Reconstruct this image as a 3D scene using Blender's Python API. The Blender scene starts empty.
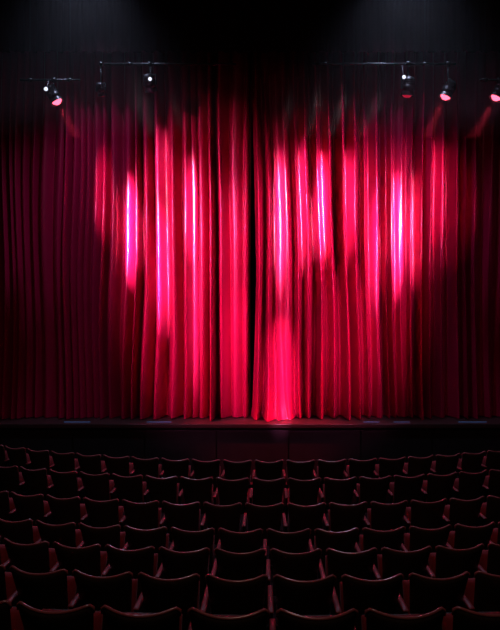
import bpy, bmesh, math, random
import numpy as np
from mathutils import Vector, Matrix
random.seed(4)
sc=bpy.context.scene
sc.view_settings.view_transform='Standard'
F=540.0; CZ=3.41
def P(px,py,d): return Vector(((px-250)/F*d, d, CZ-(py-315)/F*d))

# ------------------------------------------------ materials
def mat(name,col,rough=.5,spec=.5,metal=0,noise=0,nscale=8,bump=0,bscale=200,sheen=0,emis=None,es=0,stint=None):
    m=bpy.data.materials.new(name); m.use_nodes=True
    nt=m.node_tree; b=nt.nodes['Principled BSDF']
    b.inputs['Base Color'].default_value=(*col,1)
    b.inputs['Roughness'].default_value=rough
    b.inputs['Specular IOR Level'].default_value=spec
    b.inputs['Metallic'].default_value=metal
    b.inputs['Sheen Weight'].default_value=sheen
    if stint: b.inputs['Specular Tint'].default_value=(*stint,1)
    if emis:
        b.inputs['Emission Color'].default_value=(*emis,1); b.inputs['Emission Strength'].default_value=es
    tc=nt.nodes.new('ShaderNodeTexCoord')
    if noise>0:
        n=nt.nodes.new('ShaderNodeTexNoise'); n.inputs['Scale'].default_value=nscale
        r=nt.nodes.new('ShaderNodeValToRGB')
        r.color_ramp.elements[0].color=(*[c*(1-noise) for c in col],1)
        r.color_ramp.elements[1].color=(*[min(1,c*(1+noise)) for c in col],1)
        nt.links.new(tc.outputs['Object'],n.inputs['Vector']); nt.links.new(n.outputs['Fac'],r.inputs['Fac'])
        nt.links.new(r.outputs['Color'],b.inputs['Base Color'])
    if bump>0:
        n=nt.nodes.new('ShaderNodeTexNoise'); n.inputs['Scale'].default_value=bscale
        bp=nt.nodes.new('ShaderNodeBump'); bp.inputs['Strength'].default_value=bump; bp.inputs['Distance'].default_value=.01
        nt.links.new(tc.outputs['Object'],n.inputs['Vector']); nt.links.new(n.outputs['Fac'],bp.inputs['Height'])
        nt.links.new(bp.outputs['Normal'],b.inputs['Normal'])
    return m
M_curt=mat('crimson_satin_velvet',(.42,.003,.055),.32,1.0,noise=.12,nscale=3,stint=(1,.55,.72))
M_topshade=mat('curtain_top_shade_dark',(.03,.006,.01),.85,.1,noise=.3,nscale=4)  # near-black red standing in for shade over the curtain top
M_black=mat('black_masking_cloth',(.008,.006,.008),.9,.1,noise=.3,nscale=4)
M_wall=mat('dark_wall_paint',(.02,.012,.014),.8,.2,noise=.3,nscale=2,bump=.1,bscale=30)
M_floor=mat('dark_carpet',(.018,.006,.007),.95,.1,noise=.4,nscale=30,bump=.3,bscale=150)
M_stage=mat('black_stage_boards',(.035,.016,.016),.4,.5,noise=.3,nscale=6)
M_fascia=mat('stage_front_panel',(.014,.013,.015),.6,.3,noise=.3,nscale=5)
M_shell=mat('seat_back_shell',(.055,.034,.024),.4,.4,noise=.25,nscale=9)
M_rim=mat('seat_rim_highlight',(.42,.12,.12),.22,1.0,noise=.1)  # pink stage-light highlight put into the rim colour
M_uph=mat('seat_upholstery',(.3,.025,.035),.8,.3,noise=.2,nscale=40,sheen=.2)
M_arm=mat('armrest_vinyl',(.26,.035,.04),.45,.5,noise=.1)
M_metal=mat('black_steel',(.02,.02,.022),.4,.5,metal=.6)
M_pink=mat('lens_pink',(.8,.1,.2),.3,emis=(1,.10,.18),es=3.5)
M_white=mat('lens_white',(.8,.8,.9),.3,emis=(.8,.85,1),es=1.2)
M_redlens=mat('lens_dim_red',(.4,.02,.05),.3,emis=(1,.02,.08),es=.35)
M_dark=mat('lens_glass',(.03,.03,.04),.1,.8)
M_blue=mat('hem_glint_blue',(.1,.2,.5),.5,emis=(.2,.4,1),es=.08)  # weak emission imitates blue light showing under the hem

def newobj(name,me,mats=(),loc=(0,0,0),parent=None,smooth=True):
    if isinstance(me,bmesh.types.BMesh):
        m=bpy.data.meshes.new(name); me.to_mesh(m); me.free(); me=m
        for x in mats: me.materials.append(x)
        if smooth:
            for p in me.polygons: p.use_smooth=True
    o=bpy.data.objects.new(name,me); sc.collection.objects.link(o); o.location=loc
    if parent: o.parent=parent
    return o
def box(bm,c,s,mi=0,bev=0,rot=None):
    r=bmesh.ops.create_cube(bm,size=1); vs=r['verts']
    bmesh.ops.scale(bm,vec=s,verts=vs)
    fs=set(f for v in vs for f in v.link_faces)
    if bev>0:
        es=set(e for v in vs for e in v.link_edges)
        rr=bmesh.ops.bevel(bm,geom=list(es),offset=bev,segments=2,profile=.5,affect='EDGES')
        vs=list({v for f in rr['faces'] for v in f.verts}|{v for v in vs if v.is_valid})
        fs=set(f for v in vs for f in v.link_faces)
    if rot is not None: bmesh.ops.transform(bm,matrix=rot,verts=vs)
    bmesh.ops.translate(bm,vec=c,verts=vs)
    for f in fs: f.material_index=mi
    return vs
def cyl(bm,p0,p1,r0,r1,seg=20,mi=0,caps=True):
    p0=Vector(p0);p1=Vector(p1); d=p1-p0
    r=bmesh.ops.create_cone(bm,cap_ends=caps,segments=seg,radius1=r0,radius2=r1,depth=d.length)
    vs=r['verts']; q=Vector((0,0,1)).rotation_difference(d).to_matrix().to_4x4()
    bmesh.ops.transform(bm,matrix=Matrix.Translation((p0+p1)/2)@q,verts=vs)
    for f in set(f for v in vs for f in v.link_faces): f.material_index=mi
    return vs
def tube(bm,pts,r,seg=8,mi=0):
    rings=[]
    for i,p in enumerate(pts):
        t=(pts[min(i+1,len(pts)-1)]-pts[max(i-1,0)]).normalized()
        a=t.cross(Vector((0,1,0))).normalized(); b=t.cross(a).normalized()
        rings.append([bm.verts.new(p+(a*math.cos(2*math.pi*k/seg)+b*math.sin(2*math.pi*k/seg))*r) for k in range(seg)])
    for A,B in zip(rings[:-1],rings[1:]):
        for k in range(seg):
            f=bm.faces.new((A[k],A[(k+1)%seg],B[(k+1)%seg],B[k])); f.material_index=mi
    for R in (rings[0],rings[-1]):
        f=bm.faces.new(R); f.material_index=mi

# ------------------------------------------------ room
XW=8.6; YB=-3.0; YF=13.2; ZC=11.4
def slab(name,c,s,m):
    bm=bmesh.new(); box(bm,(0,0,0),s); return newobj(name,bm,[m],loc=c,smooth=False)
slab('wall_left',(-XW-.1,(YB+YF)/2,ZC/2),(.2,YF-YB,ZC),M_wall)
slab('wall_right',(XW+.1,(YB+YF)/2,ZC/2),(.2,YF-YB,ZC),M_wall)
slab('wall_back',(0,YB-.1,ZC/2),(2*XW+.4,.2,ZC),M_wall)
slab('wall_front',(0,YF+.1,ZC/2),(2*XW+.4,.2,ZC),M_black)
slab('ceiling',(0,(YB+YF)/2,ZC+.1),(2*XW+.4,YF-YB+.4,.2),M_wall)

ARCX=.35; ARCY=22.0
rows=[(3.3,.69,-.134),(4.3,.42,-.11),(5.25,.22,-.10),(6.1,.08,-.11),(7.0,.06,.19),(8.15,.04,-.27),(9.3,0,-.22)]
def arc_y(d,x):
    R=ARCY-d; return ARCY-math.sqrt(R*R-(x-ARCX)**2)
prof=[(-3.0,1.75),(1.0,1.75),(1.0,1.4),(2.0,1.4),(2.0,1.0),(3.0,1.0),(3.0,.69)]
for (d,z,_),(d2,z2,_) in zip(rows[:-1],rows[1:]):
    prof+= [(d2-.3,z),(d2-.3,z2)]
prof+=[(10.0,0)]
xs=np.linspace(-XW,XW,61); V=[];Fc=[]
for k,(d,z) in enumerate(prof):
    for x in xs: V.append((x, max(YB,arc_y(d,x)) if k else YB, z))
for x in xs: V.append((x,YF,0))
n=len(xs)
for k in range(len(prof)):
    for i in range(n-1):
        a=k*n+i; Fc.append((a,a+1,a+n+1,a+n))
me=bpy.data.meshes.new('floor'); me.from_pydata(V,[],Fc); me.materials.append(M_floor); newobj('floor',me)

# ------------------------------------------------ stage
ST=1.19; SY=11.0; SW=2*(XW-.02); SE=YF-.02
bm=bmesh.new()
box(bm,(0,(SY+SE)/2,ST-.045),(SW,SE-SY,.09),0,.014)
box(bm,(0,(SY+.06+SE)/2,(ST-.09)/2),(SW,SE-SY-.06,ST-.09),1)
for i in range(-5,6):
    box(bm,(i*1.47+.05,SY+.045,(ST-.11)/2),(1.44,.03,ST-.17),1,.006)
box(bm,(0,SY+.03,.06),(SW,.04,.12),1)
newobj('stage',bm,[M_stage,M_fascia],smooth=False)

# ------------------------------------------------ curtains
CY=11.68; CT=10.9
def vnoise(seed,n=400):
    r=np.random.RandomState(seed); a=r.rand(n)
    def f(t):
        t=np.asarray(t)+50; i=np.floor(t).astype(int)%(n-1); fr=t-np.floor(t); s=fr*fr*(3-2*fr)
        return a[i]*(1-s)+a[i+1]*s
    return f
def curtain(name,x0,x1,seed,lead):
    nx=int(abs(x1-x0)/.0105); nz=84
    r=np.random.RandomState(seed)
    X=np.linspace(x0,x1,nx)
    edges=[0.]
    while edges[-1]<abs(x1-x0)+1: edges.append(edges[-1]+r.choice([.12,.17,.23,.29,.38],p=[.2,.26,.26,.18,.10]))
    edges=np.array(edges)
    w1=vnoise(seed+1);w2=vnoise(seed+2);w3=vnoise(seed+3);w4=vnoise(seed+4);w5=vnoise(seed+5);w6=vnoise(seed+6)
    zz=np.concatenate([np.linspace(0,.12,7)[:-1],np.linspace(.12,1,nz-6)])
    V=np.zeros((nz,nx,3))
    for j,t in enumerate(zz):
        z=ST+.012+t*(CT-ST)
        if lead<0: s=x1-X
        else: s=X-x0
        wob=(.20*(w1(X*1.1+z*.10)-.5)+.14*(w2(X*.6+z*.3)-.5))*np.clip(s/.4,0,1)
        ph=np.interp(s+wob+.10,edges,np.arange(len(edges)))
        amp=(.06+.34*w3(ph*.9+z*.05)**1.3)*(1.0-.2*t)*(1+.15*np.exp(-t*9))
        if lead>0: amp=amp*(1-.3*np.exp(-((s-.45)/.4)**2))
        pw=.45+.65*w6(ph*.8+7)
        f=(np.sin(np.pi*ph)**2+.004)**pw
        y=-amp*2*(f-.5)
        y+=.025*np.sin(2*np.pi*ph*2.0+w4(z*.3)*4)*w2(ph*.7)
        y+=.008*np.sin(ph*11+z*.8)*w5(ph*1.3)
        xo=.04*np.sin(2*np.pi*ph+.9)*w4(ph)*np.clip(s/.2,0,1)
        x=X+xo
        low=np.clip((4.3-z)/3.1,0,1)**1.3
        if lead>0:
            x=x-(1-low)*.28*s*np.exp(-(s/.75)**2) - .09*low*np.exp(-s/.3)
            y=y-.22*np.exp(-((s-.42)/.36)**2)*low
            y=y+.035*np.sin(s*40+z*1.0)*np.exp(-((s-.4)/.4)**2)*low
            foot=np.exp(-(z-ST)/.18)
            y=y-.16*foot*np.exp(-((s-.42)/.36)**2)
            x=x+.2*foot*(s-.42)*np.exp(-((s-.42)/.4)**2)
            y=y+.35*np.exp(-(s/.06)**2)
            x=x-.10*np.clip((z-4.5)/4,0,1)*np.exp(-s/.4)
        else:
            y=y+.35*np.exp(-(s/.06)**2)
            x=x+.03*np.clip((z-4.5)/4,0,1)*np.exp(-s/.4)
        V[j,:,0]=x; V[j,:,1]=CY+y; V[j,:,2]=z+(.012*w5(X*6) if t==0 else 0)
    V=V.reshape(-1,3)
    idx=np.arange(nz*nx).reshape(nz,nx)
    Q=np.stack([idx[:-1,:-1],idx[:-1,1:],idx[1:,1:],idx[1:,:-1]],-1).reshape(-1,4)
    me=bpy.data.meshes.new(name); me.from_pydata(V.tolist(),[],Q.tolist()); me.materials.append(M_curt)
    me.polygons.foreach_set('use_smooth',[True]*len(me.polygons))
    return newobj(name,me)
curtain('stage_curtain',-8.4,.01,11,-1)
curtain('stage_curtain',.135,8.4,29,1)
V=[];Fc=[];xs=np.linspace(-8.4,8.4,1300); bz=P(0,52,11.0).z
for z in (bz,bz+.8,ZC-.12):
    for x in xs: V.append((x,11.0+.035*math.sin(x*21+math.sin(x*3))+.02*math.sin(x*47),z))
for k in range(2):
    for i in range(1299): Fc.append((k*1300+i,k*1300+i+1,k*1300+i+1301,k*1300+i+1300))
me=bpy.data.meshes.new('curtain_top_shade'); me.from_pydata(V,[],Fc); me.materials.append(M_topshade)  # added dark pleated sheet, stands in for shade at the curtain top
me.polygons.foreach_set('use_smooth',[True]*len(me.polygons)); newobj('curtain_top_shade',me)
V=[];Fc=[];xs=np.linspace(-8.4,8.4,400)
for z in (ST+.01,CT):
    for x in xs: V.append((x,12.9+.05*math.sin(x*14),z))
for i in range(399): Fc.append((i,i+1,i+401,i+400))
me=bpy.data.meshes.new('stage_backdrop'); me.from_pydata(V,[],Fc); me.materials.append(M_black); newobj('stage_backdrop',me)
bm=bmesh.new(); box(bm,(0,CY,CT+.1),(16.8,.12,.1),0,.01)
for i in range(-5,6): cyl(bm,(i*1.6,CY,CT+.1),(i*1.6,CY,ZC-.01),.02,.02,8)
newobj('curtain_track',bm,[M_metal],smooth=False)
bm=bmesh.new()
for a,b in [(66,92),(148,172),(362,378),(392,408),(456,484)]:
    xa=(a-250)/F*11.3; xb=(b-250)/F*11.3
    box(bm,((xa+xb)/2,11.18,ST+.006),(xb-xa,.012,.012),0,.003)
newobj('hem_light_glint',bm,[M_blue],smooth=False)  # added glowing strips, painted glints of blue light along the hem

# ------------------------------------------------ seats
def pillow(bm,func,thick,nu=14,nv=12,mi=0,pw=5):
    us=[math.sin(math.pi/2*(-1+2*i/nu)) for i in range(nu+1)]
    vs=[math.sin(math.pi/2*(-1+2*i/nv)) for i in range(nv+1)]
    F_={};B_={}
    for i,u in enumerate(us):
        for j,v in enumerate(vs):
            p,nn=func(u,v)
            h=thick/2*math.sqrt(max(0,(1-abs(u)**pw)*(1-abs(v)**pw)))
            edge=(i in(0,nu) or j in(0,nv))
            if edge: F_[i,j]=B_[i,j]=bm.verts.new(p)
            else:
                F_[i,j]=bm.verts.new(p+nn*h); B_[i,j]=bm.verts.new(p-nn*h)
    for i in range(nu):
        for j in range(nv):
            f=bm.faces.new((F_[i,j],F_[i+1,j],F_[i+1,j+1],F_[i,j+1])); f.material_index=mi
            f=bm.faces.new((B_[i,j],B_[i,j+1],B_[i+1,j+1],B_[i+1,j])); f.material_index=mi
def seat_mesh(left):
    bm=bmesh.new()
    def back(u,v):
        t=(v+1)/2
        hw=.176+.072*t**.8
        x=u*hw
        zt=.868+.038*abs(u)**2.1-(.03*max(0,(abs(u)-.86)/.14)**2)
        zb=.30
        z=zb+(zt-zb)*t
        y=.13-.15*t**1.2+.065*u*u
        return Vector((x,y,z)),Vector((-.25*u,1,.2)).normalized()
    pillow(bm,back,.042,16,14,0,7)
    pts=[]
    for i in range(25):
        u=-.99+1.98*i/24
        p,_=back(u,1); pts.append(p+Vector((0,.004,.002)))
    p0,_=back(-1,.9); p1,_=back(1,.9)
    pts=[p0]+pts+[p1]
    tube(bm,pts,.0105,10,1)
    def cush(u,v):
        t=(v+1)/2
        hw=(.172+.074*t**.8)*.9
        z=.40+(.83-.40)*t+.02*abs(u)**2*t
        t2=(z-.3)/.58
        y=.13-.15*t2**1.2+.065*u*u+.035
        return Vector((u*hw,y,z)),Vector((-.2*u,1,.2)).normalized()
    pillow(bm,cush,.06,12,10,2,4)
    def pan(u,v):
        t=(v+1)/2
        return Vector((u*.215,.235+.07*t+.01*u*u,.37+.34*t)),Vector((0,-1,.2)).normalized()
    pillow(bm,pan,.09,12,10,2,5)
    def panb(u,v):
        t=(v+1)/2
        return Vector((u*.2,.285+.07*t,.38+.31*t)),Vector((0,1,-.2)).normalized()
    pillow(bm,panb,.03,8,8,0,8)
    cyl(bm,(-.27,.2,.37),(.27,.2,.37),.014,.014,10,4)
    for sx in ([1,-1] if left else [1]):
        X=.2755*sx
        def arm(u,v):
            return Vector((X+u*.024*(1-.1*v),.25+v*.2,.60+.012*v)),Vector((0,0,1))
        pillow(bm,arm,.04,6,12,3,4)
        pts=[(.06,.58),(.44,.58),(.36,.36),(.33,.03),(.14,.03),(.12,.36)]
        v1=[bm.verts.new((X-.016,y,z)) for y,z in pts]; v2=[bm.verts.new((X+.016,y,z)) for y,z in pts]
        fs=[bm.faces.new(v1[::-1]),bm.faces.new(v2)]
        for i in range(6): fs.append(bm.faces.new((v1[i],v1[(i+1)%6],v2[(i+1)%6],v2[i])))
        for f in fs:f.material_index=4
        box(bm,(X,.235,.015),(.07,.3,.03),4,.006)
    for sx in (-1,1):
        box(bm,(.215*sx,.13,.42),(.11,.03,.05),4,.006)
    bmesh.ops.recalc_face_normals(bm,faces=bm.faces)
    m=bpy.data.meshes.new('theatre_seat'); bm.to_mesh(m); bm.free()
    for x in (M_shell,M_rim,M_uph,M_arm,M_metal): m.materials.append(x)
    for p in m.polygons: p.use_smooth=p.material_index!=4
    return m
SM=seat_mesh(False); SL=seat_mesh(True)
for ri,(d,z,x0) in enumerate(rows):
    R=ARCY-d; k0=math.asin((x0-ARCX)/R); da=.551/R
    ks=[k for k in range(-12,13) if abs(ARCX+R*math.sin(k0+k*da))<5.1+ .02*ri]
    for k in ks:
        a=k0+k*da
        x=ARCX+R*math.sin(a); y=ARCY-R*math.cos(a)
        o=newobj('theatre_seat',SL if k==ks[0] else SM,loc=(x,y,z))
        o.rotation_euler=(0,0,a+random.uniform(-.012,.012))

# ------------------------------------------------ rigging and lights
def pipe(name,xa,xb,y,z,drops):
    bm=bmesh.new(); cyl(bm,(xa,y,z),(xb,y,z),.022,.022,10)
    for x in drops:
        cyl(bm,(x,y,z),(x,y,ZC-.01),.006,.006,6); cyl(bm,(x-.04,y,z),(x+.04,y,z),.035,.035,10)
    return newobj(name,bm,[M_metal])
def fixture(name,hang,aim,lens,drop=.3,scale=1.,light=None):
    e=bpy.data.objects.new(name,None); sc.collection.objects.link(e); e.location=hang; e.empty_display_size=.1
    s=scale
    bm=bmesh.new()
    cyl(bm,(-.03*s,0,0),(.03*s,0,0),.045*s,.045*s,12)
    cyl(bm,(0,0,0),(0,0,-drop+.12*s),.014,.014,8)
    newobj('clamp',bm,[M_metal],parent=e)
    hp=Vector((0,0,-drop))
    dr=(Vector(aim)-(Vector(hang)+hp)).normalized()
    side=dr.cross(Vector((0,0,1))).normalized()
    rotm=Matrix((side,Vector((0,0,1)).cross(side)*1.0,Vector((0,0,1)))).transposed().to_4x4()
    bm=bmesh.new()
    box(bm,(0,0,.15*s),(.26*s,.05*s,.03*s),0,.005)
    for q in (-1,1): box(bm,(q*.12*s,0,.065*s),(.018*s,.05*s,.18*s),0,.004)
    bmesh.ops.transform(bm,matrix=Matrix.Translation(hp)@rotm,verts=bm.verts)
    newobj('yoke',bm,[M_metal],parent=e,smooth=False)
    bm=bmesh.new()
    b=-dr*.17*s; f=dr*.13*s
    cyl(bm,hp+b,hp-dr*.05*s,.07*s,.105*s,20); cyl(bm,hp-dr*.05*s,hp+dr*.06*s,.105*s,.10*s,20)
    cyl(bm,hp+dr*.06*s,hp+f,.10*s,.115*s,20,caps=False)
    for i in range(3): cyl(bm,hp-dr*(.13-.03*i)*s,hp-dr*(.12-.03*i)*s,(.092+.01*i)*s,(.092+.01*i)*s,20)
    newobj('lamp_head',bm,[M_metal],parent=e)
    bm=bmesh.new(); cyl(bm,hp+dr*.07*s,hp+dr*.11*s,.085*s,.085*s,20); cyl(bm,hp+dr*.11*s,hp+dr*.145*s,.085*s,.05*s,20)
    newobj('lens',bm,[lens],parent=e)
    if light:
        en,ang,bl,col,rad,sx=light
        L=bpy.data.lights.new('lamp_beam','SPOT'); L.energy=en; L.spot_size=math.radians(ang); L.spot_blend=bl; L.color=col; L.shadow_soft_size=rad
        lo=bpy.data.objects.new('lamp_beam',L); sc.collection.objects.link(lo); lo.parent=e
        lo.location=hp+dr*(.2*s); lo.rotation_euler=dr.to_track_quat('-Z','Y').to_euler(); lo.scale=(sx,1,1)
    return e
D=10.4
zb=P(40,64,D).z
pipe('lighting_bar',P(104,64,D).x,P(236,64,D).x,D,zb,[P(p,0,D).x for p in (130,215)])
pipe('lighting_bar',P(312,64,D).x,P(456,64,D).x,D,zb,[P(p,0,D).x for p in (325,425)])
pipe('lighting_bar',P(20,64,D).x,P(80,64,D).x,D,P(0,80,D).z,[P(p,0,D).x for p in (30,70)])
pipe('lighting_bar',P(480,64,D).x,P(530,64,D).x,D,P(0,80,D).z,[P(p,0,D).x for p in (485,520)])
def onstage(px,py,tx,ty,td,lens,light=None,s=.9,bar=64):
    h=P(px,bar,D)
    drop=(py-bar)/F*D
    fixture('stage_spotlight',h,P(tx,ty,td),lens,drop,s,light)
RB=(1,.03,.08)
onstage(54,96,120,215,10.55,M_pink,(3600,20,.8,RB,.05,1),1.1,80)
onstage(448,91,392,210,10.55,M_pink,(3600,20,.8,RB,.05,1),1.1)
onstage(499,92,430,215,10.55,M_pink,(2800,20,.8,RB,.05,1),1.1,80)
onstage(150,84,175,200,11.6,M_dark,None,1.05)
onstage(101,90,130,200,11.6,M_redlens,None,.8)
onstage(408,88,395,180,10.8,M_redlens,None,1.15)
bm=bmesh.new()
for p in ((150,79),(404,77),(46,89)):
    q=P(*p,D-.16); cyl(bm,q,q-Vector((0,.03,.015)),.035,.03,10,0); cyl(bm,q,q+Vector((0,.03,.015)),.04,.04,10,1)
    cyl(bm,q,(q.x,D,P(0,80,D).z if p[0]<50 else zb),.006,.006,8,1)
newobj('work_light',bm,[M_white,M_metal],smooth=False)

FY=3.0; FZ=7.9
pipe('front_of_house_bar',-6.5,6.5,FY,FZ,[-6,-4,-2,0,2,4,6])
FC=(1,.2,.5); HC=(1,.75,.85)
foh=[ # px,py,energy,angle,blend,xpos(None=straight on),color,xscale
 (205,265,5000,44,1,-6.2,FC,.55),
 (335,265,5000,44,1,6.2,FC,.62),
 (170,225,4200,22,1,-5.2,FC,.8),
 (335,215,4000,24,1,4.8,FC,1.1),
 (425,200,2600,22,1,5.6,FC,.8),
 (225,260,4500,26,1,-3.4,FC,.3),
 (238,350,7500,18,1,-2.4,FC,.35),
 (281,375,17000,16,1,-.4,FC,.32),
 (175,340,4000,20,1,-4.4,FC,.5),
 (350,330,4000,20,1,2.2,FC,.5),
 (131,228,75000,17,1,None,HC,.15),
 (161,262,62000,20,1,None,HC,.11),
 (191,208,30000,18,1,None,HC,.11),
 (161,165,12000,14,1,None,HC,.17),
 (102,190,5000,16,1,-3.9,FC,.22),
 (195,300,17000,24,1,None,HC,.08),
 (281,215,28000,22,1,None,HC,.10),
 (322,204,80000,18,1,None,HC,.12),
 (303,200,28000,20,1,None,HC,.09),
 (350,200,38000,18,1,None,HC,.10),
 (399,230,48000,19,1,None,HC,.12),
 (377,245,26000,20,1,None,HC,.10),
 (415,222,30000,19,1,None,HC,.09),
 (440,190,5500,17,1,4.7,FC,.2),
]
for px,py,en,ang,bl,xp,col,sx in foh:
    t=P(px,py,11.5)
    if xp is None: xp=t.x*1.02
    fixture('profile_spotlight',Vector((xp,FY,FZ)),t,M_pink,.32,.75,(en,ang,bl,col,.04,sx))
pipe('overhead_bar',-5,5,9.8,10.9,[-4,-1.5,1.5,4])
for px in (85,405):
    x=P(px,0,9.8).x
    fixture('overhead_downlight',Vector((x,9.8,10.9)),(x,9.55,0),M_dark,.25,1.0,(750,84,1,(.6,.66,1),.12,1))
fixture('added_seat_fill',Vector((0,0.5,ZC)),(0,6,0),M_dark,.5,1.3,(210,120,1,(1,.62,.5),.3,1))  # added unseen fill lamp, lifts the dark seat backs

bm=bmesh.new(); box(bm,(0,9.7,8.8),(15,1.7,3.9))
m=bpy.data.materials.new('theatrical_haze'); m.use_nodes=True; nt=m.node_tree; nt.nodes.clear()
o=nt.nodes.new('ShaderNodeOutputMaterial'); v=nt.nodes.new('ShaderNodeVolumeScatter'); v.inputs['Density'].default_value=.009; v.inputs['Anisotropy'].default_value=.0
nt.links.new(v.outputs[0],o.inputs['Volume'])
newobj('stage_haze',bm,[m],smooth=False)

w=bpy.data.worlds.new('w'); sc.world=w; w.use_nodes=True
w.node_tree.nodes['Background'].inputs[0].default_value=(.01,.008,.012,1); w.node_tree.nodes['Background'].inputs[1].default_value=.1

cam=bpy.data.cameras.new('camera'); cam.sensor_fit='HORIZONTAL'; cam.sensor_width=36; cam.lens=540/500*36
co=bpy.data.objects.new('camera',cam); sc.collection.objects.link(co); co.location=(0,0,CZ); co.rotation_euler=(math.radians(90),0,0)
sc.camera=co
